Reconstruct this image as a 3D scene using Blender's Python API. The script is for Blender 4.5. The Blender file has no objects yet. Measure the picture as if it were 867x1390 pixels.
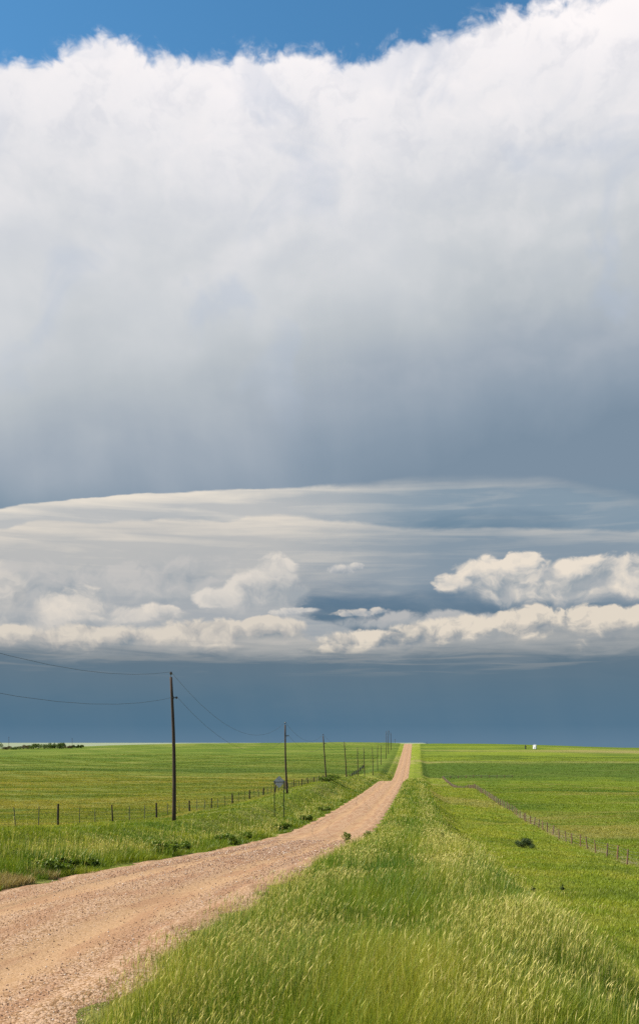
import bpy, math, random
import numpy as np
from math import radians as R

SC = bpy.context.scene
COL = SC.collection
F = 1250.0            # focal length in photo pixels (photo is 867 wide)
HZ = 1009.0           # eye-level row of the photo
TAN = 131.5 / F       # sideways drift of the road axis per metre of depth

# ------------------------------------------------------------------ camera
cam_d = bpy.data.cameras.new('camera')
cam = bpy.data.objects.new('camera', cam_d)
COL.objects.link(cam)
cam.location = (0, 0, 0)
cam.rotation_euler = (R(90), 0, 0)
cam_d.sensor_fit = 'HORIZONTAL'
cam_d.sensor_width = 24.0
cam_d.lens = 24.0 * F / 867.0
cam_d.shift_y = (HZ - 695.0) / 867.0
cam_d.clip_start = 0.1
cam_d.clip_end = 60000
SC.camera = cam

SC.view_settings.view_transform = 'Standard'
SC.view_settings.look = 'None'
SC.view_settings.gamma = 1.0
SC.view_settings.exposure = 0.9
EXP = 2 ** 0.9
SC.cycles.max_bounces = 6
SC.cycles.diffuse_bounces = 3
SC.cycles.transmission_bounces = 4
SC.cycles.use_adaptive_sampling = True
SC.cycles.use_denoising = False

SUN_DIR = np.array([-0.80, 0.06, 0.0])
SUN_DIR[:2] /= np.linalg.norm(SUN_DIR[:2])
SUN_EL = R(45)


# ------------------------------------------------------------------ node helpers
class T:
    """small expression builder over one node tree"""
    def __init__(s, tree): s.t = tree; s.n = tree.nodes; s.l = tree.links
    def put(s, inp, v):
        if isinstance(v, V): s.l.new(v.o, inp)
        elif hasattr(v, 'is_output'): s.l.new(v, inp)
        else: inp.default_value = v
    def m(s, op, a, b=None, c=None, clamp=False):
        n = s.n.new('ShaderNodeMath'); n.operation = op; n.use_clamp = clamp
        for i, x in enumerate((a, b, c)):
            if x is not None: s.put(n.inputs[i], x)
        return V(s, n.outputs[0])
    def sm(s, lo, hi, x, a=0.0, b=1.0, kind='SMOOTHSTEP'):
        n = s.n.new('ShaderNodeMapRange'); n.interpolation_type = kind; n.clamp = True
        for i, q in enumerate((x, lo, hi, a, b)): s.put(n.inputs[i], q)
        return V(s, n.outputs[0])
    def mx(s, a, b): return s.m('MAXIMUM', a, b)
    def mn(s, a, b): return s.m('MINIMUM', a, b)
    def vec(s, x, y=0.0, z=0.0):
        n = s.n.new('ShaderNodeCombineXYZ')
        for i, q in enumerate((x, y, z)): s.put(n.inputs[i], q)
        return V(s, n.outputs[0])
    def sep(s, v):
        n = s.n.new('ShaderNodeSeparateXYZ'); s.put(n.inputs[0], v)
        return [V(s, o) for o in n.outputs]
    def noise(s, v, scale=1.0, detail=4.0, rough=0.5, dist=0.0, dim='2D', col=False):
        n = s.n.new('ShaderNodeTexNoise'); n.noise_dimensions = dim
        s.put(n.inputs['Vector'], v)
        for k, q in (('Scale', scale), ('Detail', detail), ('Roughness', rough), ('Distortion', dist)): n.inputs[k].default_value = q
        return V(s, n.outputs['Color' if col else 'Fac'])
    def voro(s, v, scale=1.0, detail=0.0, rough=0.5, dim='2D', feature='F1', lac=2.0):
        n = s.n.new('ShaderNodeTexVoronoi'); n.voronoi_dimensions = dim; n.feature = feature
        n.normalize = False
        s.put(n.inputs['Vector'], v)
        n.inputs['Scale'].default_value = scale
        if 'Detail' in n.inputs:
            n.inputs['Detail'].default_value = detail; n.inputs['Roughness'].default_value = rough
            n.inputs['Lacunarity'].default_value = lac
        return V(s, n.outputs['Distance']), V(s, n.outputs['Color'])
    def mixc(s, f, a, b, mode='MIX'):
        n = s.n.new('ShaderNodeMix'); n.data_type = 'RGBA'; n.blend_type = mode; n.clamp_factor = True
        s.put(n.inputs[0], f)
        for i, q in ((6, a), (7, b)):
            if isinstance(q, tuple) and len(q) == 3: q = q + (1.0,)
            s.put(n.inputs[i], q)
        return V(s, n.outputs[2])
    def ramp(s, x, pts, mode='LINEAR'):
        n = s.n.new('ShaderNodeValToRGB'); s.put(n.inputs[0], x)
        e = n.color_ramp.elements; n.color_ramp.interpolation = mode
        while len(e) < len(pts): e.new(0.5)
        for q, (p, c) in zip(e, pts):
            q.position = p; q.color = (c[0], c[1], c[2], 1.0)
        return V(s, n.outputs[0])
    def curve(s, x, pts, lo, hi):
        """piecewise smooth function y(x); x keys in [lo,hi]"""
        ys = [p[1] for p in pts]; y0, y1 = min(ys), max(ys); sp = (y1 - y0) or 1.0
        n = s.n.new('ShaderNodeFloatCurve')
        t = s.m('DIVIDE', s.m('SUBTRACT', x, lo), hi - lo, clamp=True)
        s.put(n.inputs['Value'], t)
        c = n.mapping.curves[0]
        q = [((p[0] - lo) / (hi - lo), (p[1] - y0) / sp) for p in pts]
        c.points[0].location = q[0]; c.points[1].location = q[-1]
        for a in q[1:-1]: c.points.new(*a)
        n.mapping.update()
        return V(s, n.outputs[0]) * sp + y0


class V:
    def __init__(s, t, o): s.t, s.o = t, o
    def __add__(s, b): return s.t.m('ADD', s, b)
    __radd__ = __add__
    def __mul__(s, b): return s.t.m('MULTIPLY', s, b)
    __rmul__ = __mul__
    def __sub__(s, b): return s.t.m('SUBTRACT', s, b)
    def __rsub__(s, b): return s.t.m('SUBTRACT', b, s)
    def __truediv__(s, b): return s.t.m('DIVIDE', s, b)
    def __pow__(s, b): return s.t.m('POWER', s, b)


def lin(r, g, b):
    f = lambda c: (c / 12.92 if c <= 0.04045 else ((c + 0.055) / 1.055) ** 2.4)
    return tuple(f(x / 255.0) for x in (r, g, b))


def skc(r, g, b):
    """a sky colour as seen after exposure"""
    return tuple(x / EXP for x in lin(r, g, b))


# ------------------------------------------------------------------ world: sky and storm clouds by direction
world = bpy.data.worlds.new('World'); SC.world = world; world.use_nodes = True
wt = world.node_tree; wt.nodes.clear(); w = T(wt)
tc = wt.nodes.new('ShaderNodeTexCoord')
X, Y, Z = w.sep(tc.outputs['Generated'])
hor = w.m('SQRT', X * X + Y * Y + 1e-6)
A = w.m('ARCTAN2', X, Y) * F                   # azimuth, 1250 units to the radian
H = (Z / hor) * F                              # tangent of the elevation, same units


def pa(px): return F * math.atan((px - 433.5) / F)
def ph(px, py): return (HZ - py) * math.cos(math.atan((px - 433.5) / F))


P0 = w.vec(A, H)
# shared warps
wn = w.noise(w.vec(A * (1 / 70.), H * (1 / 70.)), 1, 4, 0.55, col=True)
wx, wy, _ = w.sep(wn)
wx = (wx - 0.5); wy = (wy - 0.5)

# --- anvil
top = w.curve(A, [(pa(x), ph(x, y)) for x, y in ((-160, 110), (0, 80), (60, 64), (105, 52), (135, 40), (165, 50), (185, 62), (235, 66),
      (300, 66), (350, 61), (410, 66), (480, 68), (540, 48), (600, 36), (640, 24), (680, 8), (740, -6), (867, -30), (1000, -60))], pa(-160), pa(1000))
edge1 = w.noise(w.vec(A * (1 / 48.), H * (1 / 48.)), 1, 8, 0.50, 0.35)
puffd, _ = w.voro(w.vec(A * (1 / 30.) + wx * 1.6, H * (1 / 30.) + wy * 1.6), 1, 3, 0.5)
wisp = w.noise(w.vec(A * (1 / 22.) + wx * 2.0, H * (1 / 30.)), 1, 6, 0.62, 0.3)
eH = top - H + (edge1 - 0.5) * 52.0 - (puffd - 0.4) * 16.0
anv = w.sm(-6.0, 20.0, eH)
wsp = w.sm(0.48, 0.80, wisp) * w.sm(-20.0, 6.0, eH) * 0.45
anv = w.mx(anv, wsp)

big = w.noise(w.vec(A * (1 / 330.), H * (1 / 300.)), 1, 5, 0.5, 0.4)
streak = w.noise(w.vec(A * (1 / 95.) + H * (1 / 900.), H * (1 / 420.)), 1, 5, 0.5, 0.15)
mam = w.noise(w.vec(A * (1 / 130.), H * (1 / 110.)), 1, 5, 0.44, 0.12)
mamb = w.noise(w.vec(A * (1 / 130.) - 0.12, H * (1 / 110.) + 0.20), 1, 5, 0.44, 0.12)
Hs = H - A * 0.24 * w.sm(950.0, 450.0, H) + (big - 0.5) * 140.0 + (streak - 0.5) * 60.0 + (mam - 0.5) * 55.0
t = Hs / 1000.0
def at_y(py): return (HZ - py) / 1000.0
anv_c = w.ramp(t, [(at_y(700), skc(124, 143, 161)), (at_y(640), skc(139, 155, 171)), (at_y(560), skc(161, 172, 184)),
                   (at_y(480), skc(184, 191, 197)), (at_y(390), skc(204, 208, 212)), (at_y(290), skc(216, 218, 222)),
                   (at_y(190), skc(232, 231, 234)), (at_y(110), skc(243, 240, 242)), (at_y(40), skc(254, 249, 249))])
# light side of the billows
lum = (mam - mamb) * w.sm(380.0, 760.0, H) * 0.85
pf2, _ = w.voro(w.vec(A * (1 / 75.) + wx * 1.8, H * (1 / 90.) + wy * 1.8), 1, 3, 0.5)
pf2b, _ = w.voro(w.vec(A * (1 / 75.) + wx * 1.8 - 0.14, H * (1 / 90.) + wy * 1.8 + 0.14), 1, 3, 0.5)
lum = lum + (pf2b - pf2) * 0.34 * w.sm(560.0, 940.0, H)
anv_c = w.mixc(w.m('MULTIPLY', lum, 1.0, clamp=True), anv_c, skc(255, 248, 246))
anv_c = w.mixc(w.m('MULTIPLY', lum, -1.0, clamp=True), anv_c, skc(172, 182, 200))
blue_in = w.sm(0.56, 0.72, w.noise(w.vec(A * (1 / 150.), H * (1 / 170.)), 1, 4, 0.5, 0.5))
anv_c = w.mixc(blue_in * 0.30 * w.sm(350.0, 600.0, H), anv_c, skc(176, 190, 212))

cl = anv_c

# --- the storm's blue rain curtain behind the low clouds
rain = w.ramp(H / 400.0, [(0.0, skc(94, 124, 148)), (0.06, skc(82, 115, 139)), (0.18, skc(87, 115, 135)), (0.30, skc(95, 116, 132)),
                          (0.55, skc(92, 121, 146)), (0.85, skc(120, 145, 163))])
rstr = w.noise(w.vec(A * (1 / 60.) + H * (1 / 200.), H * (1 / 500.)), 1, 3, 0.5)
rain = w.mixc((rstr - 0.35) * 0.18, rain, skc(122, 140, 152))
cl = w.mixc(w.sm(352.0, 270.0, H + (big - 0.5) * 60.0), cl, rain)

right = w.sm(pa(330), pa(640), A)              # 0 left, 1 right: the right part is bluer


def layer(cl, keys, soft_l, soft_r, warm, grey, cool, thick, seed, amp=5.0, al=0.95, ar=0.8, edge_gain=1.0):
    tp = w.curve(A, [(pa(x), ph(x, y)) for x, y in keys], pa(keys[0][0]), pa(keys[-1][0]))
    n1 = w.noise(w.vec(A * (1 / 150.) + seed, H * (1 / 40.)), 1, 6, 0.55, 0.3)
    n2 = w.noise(w.vec(A * (1 / 210.) + seed * 1.7 + H * (1 / 160.), H * (1 / 13.)), 1, 5, 0.55, 0.4)
    n3 = w.noise(w.vec(A * (1 / 60.) + seed * 2.1, H * (1 / 26.)), 1, 7, 0.6, 0.3)
    d = tp - H + (n1 - 0.5) * amp * 2.6 + (n3 - 0.5) * amp
    soft = w.sm(0.0, 1.0, right, soft_l, soft_r, 'LINEAR')
    a = w.sm(0.0, 1.0, d / soft)
    a = a * w.sm(thick * 1.9, thick * 0.9, d + (n1 - 0.5) * 60.0)
    # lit streak near the top edge, greyer underneath, more streaks with n2
    hl = w.sm(thick * 0.55, 1.0, d) * 0.75 * edge_gain + (n2 - 0.5) * 1.5 + (n3 - 0.5) * 0.5
    hl = w.m('MULTIPLY', hl, 1.0, clamp=True)
    rr = w.m('ADD', right, (n1 - 0.5) * 0.5, clamp=True)
    base = w.mixc(rr, grey, cool)
    lit = w.mixc(rr * 0.8, warm, tuple(0.5 * (p + q) for p, q in zip(warm, cool)))
    c = w.mixc(hl, base, lit)
    k = w.sm(0.0, 1.0, right, al, ar, 'LINEAR')
    return w.mixc(a * k, cl, c)


cl = layer(cl, ((-200, 720), (0, 690), (60, 681), (120, 673), (200, 667), (290, 664), (380, 662), (480, 652), (600, 642), (700, 642), (800, 655), (867, 668), (1000, 700)),
           3.0, 26.0, skc(235, 226, 212), skc(190, 191, 191), skc(138, 157, 172), 46.0, 3.3, 6.0, 0.98, 0.75)
cl = layer(cl, ((-200, 720), (0, 716), (60, 704), (140, 707), (210, 702), (280, 706), (360, 699), (450, 700), (560, 712), (700, 713), (867, 716), (1000, 720)),
           5.0, 9.0, skc(228, 219, 206), skc(188, 188, 187), skc(144, 158, 170), 70.0, 11.7, 8.0, 0.96, 0.75, 0.8)

cl = layer(cl, ((-200, 770), (0, 782), (80, 790), (160, 780), (260, 790), (340, 800), (410, 822), (470, 850), (560, 880), (700, 900), (867, 910), (1000, 920)),
           16.0, 10.0, skc(206, 202, 196), skc(172, 176, 180), skc(140, 155, 168), 90.0, 21.3, 20.0, 0.92, 0.6, 0.5)
cl = layer(cl, ((-200, 850), (0, 846), (160, 852), (300, 846), (400, 852), (450, 868), (520, 866), (600, 852), (700, 836), (800, 834), (867, 830), (1000, 830)),
           12.0, 9.0, skc(206, 200, 192), skc(176, 176, 174), skc(164, 167, 168), 62.0, 31.9, 16.0, 0.94, 0.94, 0.5)
# --- cumulus


BW = 15.0
def bill(sx, sy, scale, dx=0.0, dy=0.0):
    """billow field (fine) and its soft large form"""
    v = w.vec((A + dx) * (1. / scale) + wx * 1.1 + sx, (H + dy) * (1. / (scale * 0.78)) + wy * 1.1 + sy)
    d, _ = w.voro(v, 1, 3, 0.5, lac=2.1)
    n = w.noise(v, 1.4, 7, 0.63, 0.1)
    return (1.0 - d) * 0.42 + n * 0.68


def soft_form(sx, sy, scale, dx=0.0, dy=0.0):
    v = w.vec((A + dx) * (1. / scale) + wx * 0.6 + sx, (H + dy) * (1. / (scale * 0.62)) + wy * 0.6 + sy)
    return w.noise(v, 0.9, 2, 0.45)


def cumulus(cl, blobs, scale, amp, lit, mid, dark, seed, alpha=1.0, soft=0.22, gain=1.5):
    b0 = bill(seed, seed * 1.3, scale)
    b1 = bill(seed, seed * 1.3, scale, -0.22 * scale, 0.24 * scale)
    s0 = soft_form(seed, 3.1, scale * 1.5)
    s1 = soft_form(seed, 3.1, scale * 1.5, -0.5 * scale, 0.6 * scale)

    def field(dx, dy):
        shape = None
        for (px, py, hw, up, dn) in blobs:
            ra = (A - (pa(px) + dx * hw)) / float(hw)
            dh = H - (ph(px, py) + dy * up)
            rh = w.mx(dh, 0.0) / float(up) + w.mn(dh, 0.0) / float(dn)
            f = w.mx(1.0 - ra * ra - rh * rh, -2.0)
            shape = f if shape is None else w.mx(shape, f)
        return shape
    shape = field(0.0, 0.0)
    fld = shape + (b0 - 0.56) * amp
    tilt = shape - field(0.3, -0.55)
    wob = w.sm(-0.5, 0.5, tilt, 1.9, 0.5) * w.sm(0.35, 0.65, s1, 0.8, 1.4)
    a = w.sm(0.0, 1.0, fld / (wob * soft))
    a = w.m('POWER', a, 1.25)
    L = 0.50 + (b0 - b1) * gain + (s0 - s1) * gain * 0.9 + tilt * 0.42 - w.sm(0.2, 1.8, fld) * 0.22
    L = w.m('MULTIPLY', L, 1.0, clamp=True)
    c = w.mixc(w.sm(0.05, 0.55, L, kind='LINEAR'), dark, mid)
    c = w.mixc(w.sm(0.50, 1.0, L, kind='LINEAR'), c, lit)
    return w.mixc(a * alpha, cl, c)


LIT, MID, DRK = skc(234, 223, 208), skc(196, 194, 190), skc(140, 152, 162)
# hazy grey puffs behind
cl = cumulus(cl, ((60, 800, 170, 50, 60), (230, 800, 150, 55, 50), (330, 820, 120, 35, 40), (600, 850, 190, 26, 30), (800, 800, 190, 40, 45), (480, 850, 110, 16, 20), (90, 850, 200, 40, 40)),
             62.0, 1.5, skc(196, 194, 192), skc(170, 175, 179), skc(136, 150, 162), 5.1, 0.8, 1.0, 1.0)
# left group
cl = cumulus(cl, ((5, 815, 60, 40, 50), (-40, 800, 70, 50, 50), (95, 830, 95, 40, 40), (190, 838, 95, 22, 34), (10, 850, 140, 34, 40)),
             66.0, 1.3, skc(228, 219, 207), skc(200, 197, 193), skc(160, 166, 171), 9.4, 0.92, 0.9, 1.15)
cl = cumulus(cl, ((372, 792, 46, 46, 40), (352, 805, 60, 36, 34), (315, 815, 60, 26, 26), (400, 806, 30, 20, 22)),
             52.0, 1.0, skc(222, 215, 206), skc(198, 196, 193), skc(162, 169, 175), 2.2, 0.95, 0.7, 1.1)
cl = cumulus(cl, ((466, 775, 27, 11, 9), (484, 771, 16, 9, 8), (402, 830, 44, 8, 12)),
             30.0, 1.25, skc(218, 212, 204), skc(192, 192, 192), skc(150, 160, 170), 6.2, 0.9, 0.9, 1.2)
# right group
cl = cumulus(cl, ((690, 788, 100, 32, 34), (650, 775, 46, 24, 26), (715, 768, 40, 26, 30), (790, 780, 70, 30, 40), (845, 778, 52, 32, 44), (880, 790, 70, 30, 40), (622, 792, 40, 20, 18), (740, 800, 140, 26, 26)),
             46.0, 1.1, LIT, skc(206, 202, 196), skc(152, 162, 170), 7.7, 1.0, 0.75, 1.35)
cl = cumulus(cl, ((492, 834, 50, 10, 8), (515, 831, 26, 9, 8)), 30.0, 1.3, skc(216, 208, 198), skc(186, 186, 186), skc(140, 154, 166), 4.1, 0.9, 0.9, 1.2)
# the low shelf of cumulus with flat bases
cl = cumulus(cl, ((160, 868, 140, 26, 30), (60, 878, 130, 24, 24), (290, 862, 130, 26, 32), (365, 856, 66, 22, 26), (0, 870, 90, 26, 26)),
             54.0, 1.2, skc(219, 210, 197), skc(185, 182, 178), skc(140, 150, 158), 3.9, 0.95, 0.8, 1.5)
cl = cumulus(cl, ((520, 872, 120, 20, 20), (620, 858, 110, 26, 30), (715, 848, 90, 30, 38), (820, 850, 110, 34, 40), (460, 882, 70, 12, 12), (900, 850, 80, 36, 44)),
             42.0, 1.25, skc(228, 217, 201), skc(182, 180, 176), skc(138, 148, 157), 8.6, 0.96, 0.8, 1.6)
# flat shadowed base of the shelf
nb = w.noise(w.vec(A * (1 / 120.), H * (1 / 14.)), 1, 6, 0.6, 0.4)
bb = w.sm(139.0, 104.0, H + (nb - 0.5) * 34.0)
cl = w.mixc(bb * 0.96, cl, rain)
nc = w.noise(w.vec(A * (1 / 160.) + 4.0, H * (1 / 9.)), 1, 5, 0.55, 0.3)
cl = w.mixc(w.sm(0.50, 0.72, nc) * w.sm(84.0, 108.0, H) * w.sm(138.0, 118.0, H) * 0.45, cl, skc(148, 152, 154))

# the cloud deck covers the half of the sky ahead; behind the camera it opens to clear air
ahead = w.sm(-0.35, 0.35, Y)
mask = anv * ahead

sky = wt.nodes.new('ShaderNodeTexSky'); sky.sky_type = 'NISHITA'; sky.sun_disc = False
sky.sun_elevation = SUN_EL
sky.sun_rotation = math.atan2(SUN_DIR[0], SUN_DIR[1])
sky.altitude = 1400; sky.air_density = 1.0; sky.dust_density = 0.4; sky.ozone_density = 0.6
bg1 = wt.nodes.new('ShaderNodeBackground'); bg1.inputs['Strength'].default_value = 0.082
w.put(bg1.inputs['Color'], w.mixc(ahead, V(w, sky.outputs[0]), w.mixc(1.0, V(w, sky.outputs[0]), (0.52, 1.0, 1.12), 'MULTIPLY')))
bg2 = wt.nodes.new('ShaderNodeBackground'); bg2.inputs['Strength'].default_value = 1.0
w.put(bg2.inputs['Color'], cl)
mx = wt.nodes.new('ShaderNodeMixShader')
w.put(mx.inputs[0], mask)
wt.links.new(bg1.outputs[0], mx.inputs[1]); wt.links.new(bg2.outputs[0], mx.inputs[2])
wo = wt.nodes.new('ShaderNodeOutputWorld'); wt.links.new(mx.outputs[0], wo.inputs['Surface'])
world.cycles.sampling_method = 'MANUAL'; world.cycles.sample_map_resolution = 512

# ------------------------------------------------------------------ sun
sd = bpy.data.lights.new('sun', 'SUN'); sd.energy = 5.0; sd.angle = R(0.53); sd.color = (1.0, 0.93, 0.82)
sun = bpy.data.objects.new('sun', sd); COL.objects.link(sun)
sv = (SUN_DIR[0] * math.cos(SUN_EL), SUN_DIR[1] * math.cos(SUN_EL), math.sin(SUN_EL))
from mathutils import Vector
sun.rotation_euler = Vector(sv).to_track_quat('Z', 'Y').to_euler()
sun.location = (0, 0, 60)

# ------------------------------------------------------------------ terrain
rng = np.random.default_rng(7)
random.seed(7)


def pchip(xk, yk):
    x = np.array(xk, float); y = np.array(yk, float)
    h = np.diff(x); d = np.diff(y) / h
    m = np.zeros_like(y)
    for i in range(1, len(x) - 1):
        if d[i - 1] * d[i] > 0:
            w1 = 2 * h[i] + h[i - 1]; w2 = h[i] + 2 * h[i - 1]
            m[i] = (w1 + w2) / (w1 / d[i - 1] + w2 / d[i])
    m[0], m[-1] = d[0], d[-1]

    def f(q):
        q = np.clip(np.asarray(q, float), x[0], x[-1])
        k = np.clip(np.searchsorted(x, q, side='right') - 1, 0, len(x) - 2)
        t = (q - x[k]) / h[k]
        return ((2 * t**3 - 3 * t**2 + 1) * y[k] + (t**3 - 2 * t**2 + t) * h[k] * m[k]
                + (-2 * t**3 + 3 * t**2) * y[k + 1] + (t**3 - t**2) * h[k] * m[k + 1])
    return f


road_z = pchip(
    [-20000, -400, -60, 0, 14, 22, 32, 48, 77, 96, 116, 160, 200, 240, 258, 275, 330, 370, 400, 470, 554, 660, 740, 797, 850, 1000, 1500, 3000, 6000, 9000, 20000],
    [-8, -8, -4, -2.95, -3.15, -3.6, -4.3, -5.55, -7.35, -8.0, -8.5, -9.3, -9.9, -10.35, -10.75, -11.5, -14.6, -15.7, -15.6, -13.9, -10.8, -6.5, -2.8, -0.75, -0.7, -4, -14, -15, -6, 2, 5])

VK = [0, 63, 121, 176, 250, 330, 400, 550, 700, 800, 1000, 2000, 9000, 20000]
UK = [(-2500, [1, 1, 1, 1, 1, 1, 1, 0, 0, 0, 0, 0]),
      (-400, [1, .5, .5, 0, 0, 1, 3, 0, -3.0, -5.0, -8, 0]),
      (-180, [1, .5, 0, 0, .3, 1.5, 3, .6, .2, .6, -2, 0]),
      (-60, [1, .5, -.4, 0, .2, 1.2, 2.6, .8, .6, 1.5, .2, 0]),
      (-27, [1, .7, -.15, .2, 0, .6, 1.8, .8, .5, 1.2, .2, 0]),
      (-16.5, [1.2, 1.1, 1.8, 2.4, 1.5, 1.3, 2.8, 1.2, .5, .6, .2, 0]),
      (-12.6, [.25, .15, .3, .6, .7, .6, 1.2, .6, .3, .3, 0, 0]),
      (-10.2, [-.05, .0, .05, .05, .05, .05, .05, .05, .05, .05, 0, 0]),
      (-3.7, [-.05, .0, .0, .0, .0, .0, .0, .0, .0, .0, 0, 0]),
      (-1.5, [.12, .15, .2, .2, .2, .2, .2, .2, .1, .1, 0, 0]),
      (1.7, [.1, .15, .1, .1, .1, .1, .1, .1, .1, .1, 0, 0]),
      (6.2, [-2.2, -1.9, -2.4, -2.0, -1.7, -1.9, -1.4, -.8, -.2, .1, 0, 0]),
      (16.3, [-2.5, -2.2, -2.8, -2.5, -2.1, -2.1, -1.2, -.6, .1, .3, 0, 0]),
      (60, [-2.5, -2.4, -2.8, -2.4, -2.2, -2.2, -1.0, -.5, .1, .1, 0, 0]),
      (200, [-2.5, -2.4, -2.8, -2.4, -2.2, -2.2, -.8, -.8, -2.2, -3.6, -6, -12, -38, -90]),
      (2500, [-2, -2, -2, -2, -2, -2, -1, -2, -4, -5, -8, -16, -50, -110])]
UK = [(a, list(b) + [b[-1]] * (len(VK) - len(b))) for a, b in UK]


def gz(x, y):
    """ground height under world x, y"""
    x = np.asarray(x, float); y = np.asarray(y, float)
    x, y = np.broadcast_arrays(x, y)
    u = x - TAN * y
    z = road_z(y)
    us = np.array([k[0] for k in UK], float)
    vals = np.stack([np.interp(y, VK, k[1]) for k in UK])
    uc = np.clip(u, us[0], us[-1])
    k = np.clip(np.searchsorted(us, uc, side='right') - 1, 0, len(us) - 2)
    t = (uc - us[k]) / (us[k + 1] - us[k])
    t = t * t * (3 - 2 * t) * 0.65 + t * 0.35
    a = np.take_along_axis(vals, k[None], 0)[0]; b = np.take_along_axis(vals, (k + 1)[None], 0)[0]
    off = a * (1 - t) + b * t
    # gentle lumps off the road
    far = np.clip((np.maximum(-10.2 - u, u + 3.7)) / 4.0, 0, 1)
    l = (0.07 * np.sin(x * .9 + 1.3 * np.sin(y * .31)) * np.sin(y * .7 + 1.1 * np.sin(x * .23))
         + 0.14 * np.sin(x * .21 + 1.7) * np.sin(y * .17 + .6 * np.sin(x * .11)))
    l2 = 0.5 * np.sin(x * .031 + 2.2) * np.sin(y * .027 + .8) * np.clip((np.abs(u + 6) - 25) / 60, 0, 1) * np.clip((900 - y) / 300, 0, 1)
    fade = np.clip((1500 - y) / 800, 0, 1)
    lumps = (l * far + l2) * fade
    # wheel tracks and a slight crown on the road
    on = (u > -10.2) & (u < -3.7)
    c = (u + 6.95) / 3.25
    crown = np.where(on, 0.06 * (1 - c * c) - 0.045 * np.exp(-((np.abs(c) - .42) / .13) ** 2), 0)
    return z + off + lumps + crown


def gzs(x, y): return float(gz(np.array([x]), np.array([y]))[0])


def at(px, d):
    """world x for a photo column at depth d"""
    return (px - 433.5) / F * d


def mesh_obj(name, verts, faces, mat=None, parent=None, smooth=False, loc=None):
    me = bpy.data.meshes.new(name)
    me.from_pydata([tuple(v) for v in verts], [], [tuple(f) for f in faces]); me.update()
    if smooth: me.polygons.foreach_set('use_smooth', [True] * len(me.polygons))
    o = bpy.data.objects.new(name, me); COL.objects.link(o)
    if mat: me.materials.append(mat)
    if parent: o.parent = parent
    if loc: o.location = loc
    return o


def fast_mesh(name, verts, loops, sizes, mat, attrs=None, smooth=False):
    """big mesh straight from arrays; loops flat vertex indices, sizes per face"""
    me = bpy.data.meshes.new(name)
    me.vertices.add(len(verts)); me.vertices.foreach_set('co', np.ascontiguousarray(verts, np.float32).ravel())
    me.loops.add(len(loops)); me.loops.foreach_set('vertex_index', np.ascontiguousarray(loops, np.int32))
    st = np.concatenate([[0], np.cumsum(sizes)[:-1]]).astype(np.int32)
    me.polygons.add(len(sizes)); me.polygons.foreach_set('loop_start', st)
    me.update(calc_edges=True)
    me.polygons.foreach_set('use_smooth', np.full(len(sizes), smooth, bool))
    for k, v in (attrs or {}).items():
        at_ = me.attributes.new(k, 'FLOAT', 'POINT'); at_.data.foreach_set('value', np.ascontiguousarray(v, np.float32))
    me.materials.append(mat)
    o = bpy.data.objects.new(name, me); COL.objects.link(o)
    return o


def grid_obj(name, us, vs, mat, lift=0.0, edge=None):
    U, Vv = np.meshgrid(us, vs)
    Yw = Vv; Xw = U + TAN * Yw
    Zw = gz(Xw, Yw) + lift
    if edge is not None: Xw, Zw = edge(U, Vv, Xw, Zw)
    n, m = U.shape
    verts = np.stack([Xw.ravel(), Yw.ravel(), Zw.ravel()], 1)
    i = np.arange(n - 1)[:, None] * m + np.arange(m - 1)[None]
    loops = np.stack([i, i + 1, i + m + 1, i + m], -1).reshape(-1)
    return fast_mesh(name, verts, loops, np.full((n - 1) * (m - 1), 4), mat, smooth=True)


def new_mat(name):
    m = bpy.data.materials.new(name); m.use_nodes = True
    m.node_tree.nodes.clear()
    t = T(m.node_tree)
    out = t.n.new('ShaderNodeOutputMaterial')
    return m, t, out


def principled(t, out, col, rough=0.8, bump=None, bs=0.3, bd=0.02, metal=0.0, spec=0.3):
    p = t.n.new('ShaderNodeBsdfPrincipled')
    if isinstance(col, tuple) and len(col) == 3: col = col + (1.0,)
    t.put(p.inputs['Base Color'], col); t.put(p.inputs['Roughness'], rough)
    p.inputs['Metallic'].default_value = metal
    p.inputs['Specular IOR Level'].default_value = spec
    if bump is not None:
        b = t.n.new('ShaderNodeBump'); b.inputs['Strength'].default_value = bs; b.inputs['Distance'].default_value = bd
        t.put(b.inputs['Height'], bump); t.l.new(b.outputs[0], p.inputs['Normal'])
    t.l.new(p.outputs[0], out.inputs['Surface'])
    return p


def worldpos(t):
    g = t.n.new('ShaderNodeNewGeometry')
    x, y, z = t.sep(g.outputs['Position'])
    return x, y, z, x - y * TAN


# crop and pasture colours over the land (true colours of what grows there, with haze painted into the far land)
OLIVE = (0.205, 0.195, 0.040); GREEN = (0.086, 0.130, 0.014); DEEP = (0.055, 0.098, 0.014)
LIME = (0.142, 0.180, 0.018); STRAW = (0.270, 0.245, 0.090); SAGE = (0.16, 0.19, 0.07)


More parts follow.
